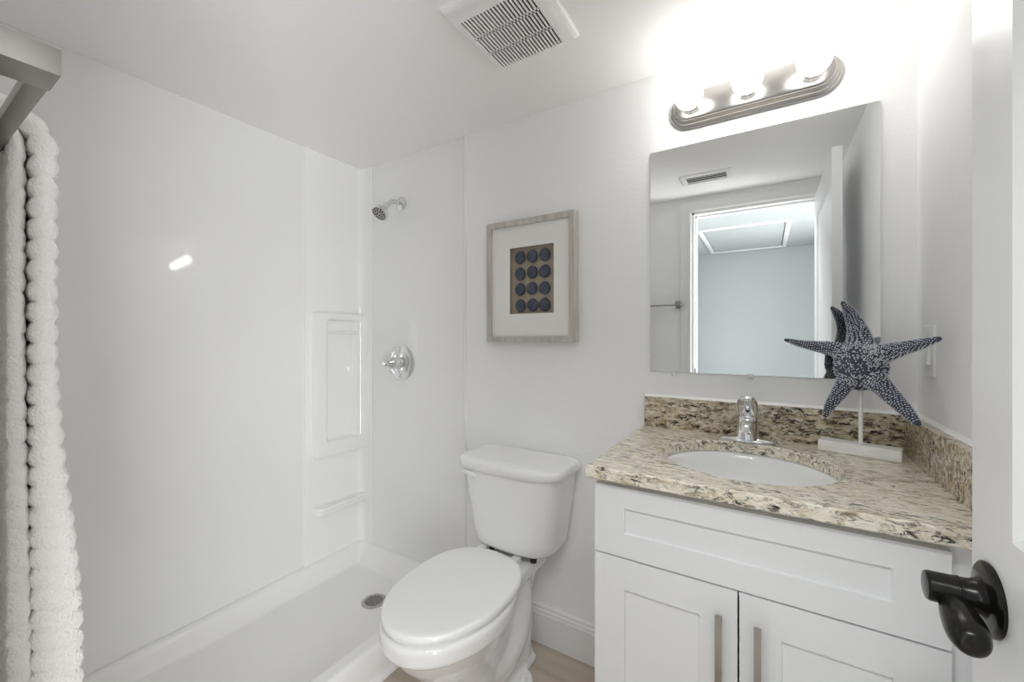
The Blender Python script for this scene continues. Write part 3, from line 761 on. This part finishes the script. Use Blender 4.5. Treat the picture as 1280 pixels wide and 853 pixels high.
b = bmesh.new(); lathe(b, [(0.0045, 0.0), (0.0045, 0.002), (0.003, 0.003), (0, 0.003)], (fx, fy - 0.012, CT1 + 0.090), (0, -1, 0.35), 14)
build('handle_button', b, 'rubber', hn, label='small dark temperature mark')

# ------------------------------------------------------------ starfish sculpture
star = thing('starfish_sculpture', 'navy blue bumpy starfish on a white stand on the vanity', 'sculpture', (0.205, 1.385, CT1))
mxb = Matrix.Translation((0.204, 1.378, CT1)) @ Matrix.Rotation(math.radians(-15), 4, 'Z')
b = bmesh.new(); box(b, -0.083, 0.083, -0.024, 0.024, 0.0003, 0.029, 0.004, 3, mx=mxb)
build('stand_base', b, 'base', star, label='white block base')
b = bmesh.new(); tube(b, [(0.208, 1.380, CT1 + 0.027), (0.207, 1.375, 1.115)], 0.0048, 14)
build('rod', b, 'base', star, label='thin white rod')
C0 = (0.203, 1.352, 1.150)
arms = [  # control points (x, y, z, r)
    [(0.199, 1.356, 1.165, .034), (0.160, 1.366, 1.190, .0185), (0.120, 1.374, 1.198, .0125), (0.082, 1.378, 1.206, .0085), (0.050, 1.375, 1.216, .0045)],
    [(0.205, 1.350, 1.165, .034), (0.235, 1.310, 1.183, .0215), (0.262, 1.270, 1.197, .0145), (0.287, 1.228, 1.210, .0100), (0.3045, 1.190, 1.221, .0050)],
    [(0.201, 1.355, 1.175, .034), (0.203, 1.362, 1.218, .0235), (0.197, 1.368, 1.254, .0170), (0.184, 1.365, 1.287, .0115), (0.168, 1.353, 1.313, .0050)],
    [(0.199, 1.350, 1.150, .034), (0.176, 1.345, 1.112, .0195), (0.158, 1.340, 1.078, .0145), (0.140, 1.337, 1.045, .0105), (0.131, 1.336, 1.020, .0060)],
    [(0.206, 1.348, 1.148, .034), (0.230, 1.325, 1.115, .0220), (0.252, 1.299, 1.084, .0160), (0.272, 1.271, 1.054, .0120), (0.286, 1.250, 1.032, .0065)],
]
b = bmesh.new(); paths = []
for a in arms:
    c = [p[:3] + (p[3] * 1.14,) for p in curve_pts(a, 30)]; paths.append(c)
    tube(b, [p[:3] for p in c], [p[3] for p in c], 14)
    t = bmesh.new(); bmesh.ops.create_icosphere(t, subdivisions=2, radius=c[-1][3]); merge(b, t, 0, Matrix.Translation(c[-1][:3]))
t = bmesh.new(); bmesh.ops.create_icosphere(t, subdivisions=3, radius=1)
nrm = Vector((-0.28, -0.93, 0.15)).normalized()
rot = nrm.to_track_quat('Z', 'Y').to_matrix().to_4x4()
merge(b, t, 0, Matrix.Translation(C0) @ rot @ Matrix.Diagonal((0.056, 0.062, 0.030, 1)))
so = build('starfish', b, ['star', 'nub'], star, angle=80, mods=[('REMESH', dict(mode='VOXEL', voxel_size=0.003)), ('SMOOTH', dict(factor=0.5, iterations=5))])
# nubs, merged into the starfish mesh
bm = bmesh.new(); bm.from_mesh(so.data)
for f in bm.faces: f.material_index = 0
bvh = BVHTree.FromBMesh(bm)
ico = bmesh.new(); bmesh.ops.create_icosphere(ico, subdivisions=1, radius=1)
tv = [v.co.copy() for v in ico.verts]; tf = [[v.index for v in f.verts] for f in ico.faces]; ico.free()
verts, faces = [], []
def nub(p, n, r):
    k = len(verts); s, u = frame_of(n)
    for v in tv: verts.append(p + (s * v.x + u * v.y) * r + n * (v.z * r * 1.25 + r * 0.25))
    faces.extend([[i + k for i in f] for f in tf])
Cv = Vector(C0)
for c in paths:
    L = 0; last = None
    acc = 0; row = 0
    for i in range(1, len(c)):
        p0, p1 = Vector(c[i - 1][:3]), Vector(c[i][:3]); seg = (p1 - p0).length
        acc += seg
        while acc > 0.0054:
            acc -= 0.0054; row += 1
            f = 1 - acc / seg; p = p0.lerp(p1, f); r = c[i][3]; d = (p1 - p0).normalized(); s, u = frame_of(d)
            if (p - Cv).length < 0.040: continue
            m = max(6, int(round(2 * PI * r / 0.0060)))
            for k in range(m):
                a = 2 * PI * (k + 0.5 * (row % 2)) / m + random.uniform(-.12, .12)
                o_ = s * math.cos(a) + u * math.sin(a)
                h = bvh.ray_cast(p + o_ * (r * 3 + .01), -o_, r * 3 + .012)
                if h[0] is not None and (h[0] - p).length < r * 1.7 + .004: nub(h[0], h[1], random.uniform(.0014, .0021) * (0.75 + 12 * r))
for k in range(620):
    a, rr = random.uniform(0, 2 * PI), 0.060 * math.sqrt(random.random())
    s, u = frame_of(nrm); side = 1 if k % 3 else -1
    o_ = Cv + (s * math.cos(a) + u * math.sin(a)) * rr + nrm * 0.08 * side
    h = bvh.ray_cast(o_, -nrm * side, 0.1)
    if h[0] is not None: nub(h[0], h[1], random.uniform(.0012, .0020))
base_n = len(bm.faces)
vv = [bm.verts.new(v) for v in verts]
for f in faces:
    ff = bm.faces.new([vv[i] for i in f]); ff.material_index = 1; ff.smooth = True
bm.to_mesh(so.data); bm.free()

# ------------------------------------------------------------ light switch
sw = thing('light_switch', 'white rocker light switch on the right wall beside the starfish', 'light switch', (XR, 1.356, 1.19))
b = bmesh.new(); box(b, XR - 0.006, XR, 1.318, 1.394, 1.130, 1.252, 0.003, 3)
build('wall_plate', b, 'white', sw)
b = bmesh.new()
loft(b, [[(XR - 0.0055, y, z) for y, z in ((1.340, 1.158), (1.372, 1.158), (1.372, 1.224), (1.340, 1.224))], [(XR - 0.0085 - d, y, z) for y, z, d in ((1.342, 1.160, 0.003), (1.370, 1.160, 0.003), (1.370, 1.222, 0), (1.342, 1.222, 0))]])
build('rocker', b, 'white', sw)
for z in (1.143, 1.239):
    b = bmesh.new(); lathe(b, [(0.003, 0), (0.0028, 0.001), (0, 0.0012)], (XR - 0.006, 1.356, z), (-1, 0, 0), 12)
    build('plate_screw', b, 'white', sw)

# ------------------------------------------------------------ towel bar + towel (front wall)
BZ = 1.439
tb = thing('towel_bar', 'brushed nickel square towel bar on the wall at the left edge', 'towel bar', (-0.7, YF, BZ))
BX0, BX1 = -1.00, -0.489
for x in (BX1, BX0):
    b = bmesh.new()
    box(b, x - 0.019, x + 0.019, YF + 0.006, 0.0855, BZ - 0.0105, BZ + 0.0105, 0.0012)
    po = build('post', b, 'nickel', tb)
    b = bmesh.new(); box(b, x - 0.024, x + 0.024, YF, YF + 0.008, BZ - 0.024, BZ + 0.024, 0.0015)
    build('mounting_plate', b, 'nickel', po)
b = bmesh.new(); box(b, BX0 + 0.015, BX1 - 0.015, 0.0715, 0.0845, BZ - 0.0095, BZ + 0.0005, 0.0008)
build('bar', b, 'nickel', tb)

def drape(bm, inner_y0, inner_y1, thick, ztop, zbot, xr, xl, flare, rib, seed):
    """thick sheet hung over the bar: inverted U profile swept along x with rounded ends and ribs"""
    yc = (inner_y0 + inner_y1) / 2; ri = (inner_y1 - inner_y0) / 2; rm = ri + thick / 2
    zc = ztop - thick - ri
    path = []
    step = 0.0016
    nz_ = int((zc - zbot) / step)
    for i in range(nz_ + 1): path.append((yc + rm, zbot + (zc - zbot) * i / nz_, 1, 0))
    na = max(8, int(PI * rm / step))
    for i in range(1, na): a = PI * i / na; path.append((yc + rm * math.cos(a), zc + rm * math.sin(a), math.cos(a), math.sin(a)))
    for i in range(nz_ + 1): path.append((yc - rm, zc - (zc - zbot) * i / nz_, -1, 0))
    nx = 26
    sec = []
    h = thick / 2
    for i in range(13):               # right rounded end
        a = -PI / 2 + PI * i / 12; sec.append((xr - h * 1.1 + h * 1.1 * math.cos(a), math.sin(a)))
    for i in range(1, nx): sec.append((xr - h - (xr - xl) * i / nx, 1.0))
    sec.append((xl, 1.0)); sec.append((xl, -1.0))
    for i in range(nx - 1, 0, -1): sec.append((xr - h - (xr - xl) * i / nx, -1.0))
    rings = []; s = 0; lp = None
    for (y, z, ny, nz2) in path:
        if lp: s += math.hypot(y - lp[0], z - lp[1])
        lp = (y, z)
        ring = []
        fl = flare * sstep(1.22, 0.85, z) if ny > 0 else 0.0
        wob = 0.004 * noise.noise((seed, z * 5, 0))
        for (x, k) in sec:
            ph = (s + k * 0.009 * sstep(1.2, 0.85, z) * (1 if ny > 0 else 0) + 0.30 * (xr - x) * (1.2 - min(max(z, .8), 1.2)) * 1.6) / 0.0235
            rb = abs(math.sin(PI * ph)) ** 0.6
            r_ = rib * (rb - 0.55)
            nn = noise.noise((x * 160, s * 160, k * 3 + seed)) * 0.0011
            off = k * (h + r_ * abs(k) + nn)
            xe = (r_ + nn) * (1 - abs(k)) * 1.0 if x > xr - h * 1.2 else 0
            fold = 0.006 * math.sin((x - xr) * 42 + seed) * (0 if x > xr - .012 else 1)
            ring.append((x + wob + xe + fl * 0.2, y + ny * off + fl * 0.5 + fl * 0.5 * k + fold * ny, z + nz2 * off))
        rings.append(ring)
    loft(bm, rings)
b = bmesh.new()
drape(b, 0.060, 0.0855, 0.0105, 1.460, 0.78, -0.688, -0.95, 0.006, 0.0018, 1.3)
drape(b, 0.0430, 0.1035, 0.0195, 1.485, 0.70, -0.690, -0.96, 0.020, 0.0046, 4.1)
tw = build('towel', b, 'towel', angle=75)
tw['label'] = 'thick white ribbed plush towel draped over the towel bar'; tw['category'] = 'towel'
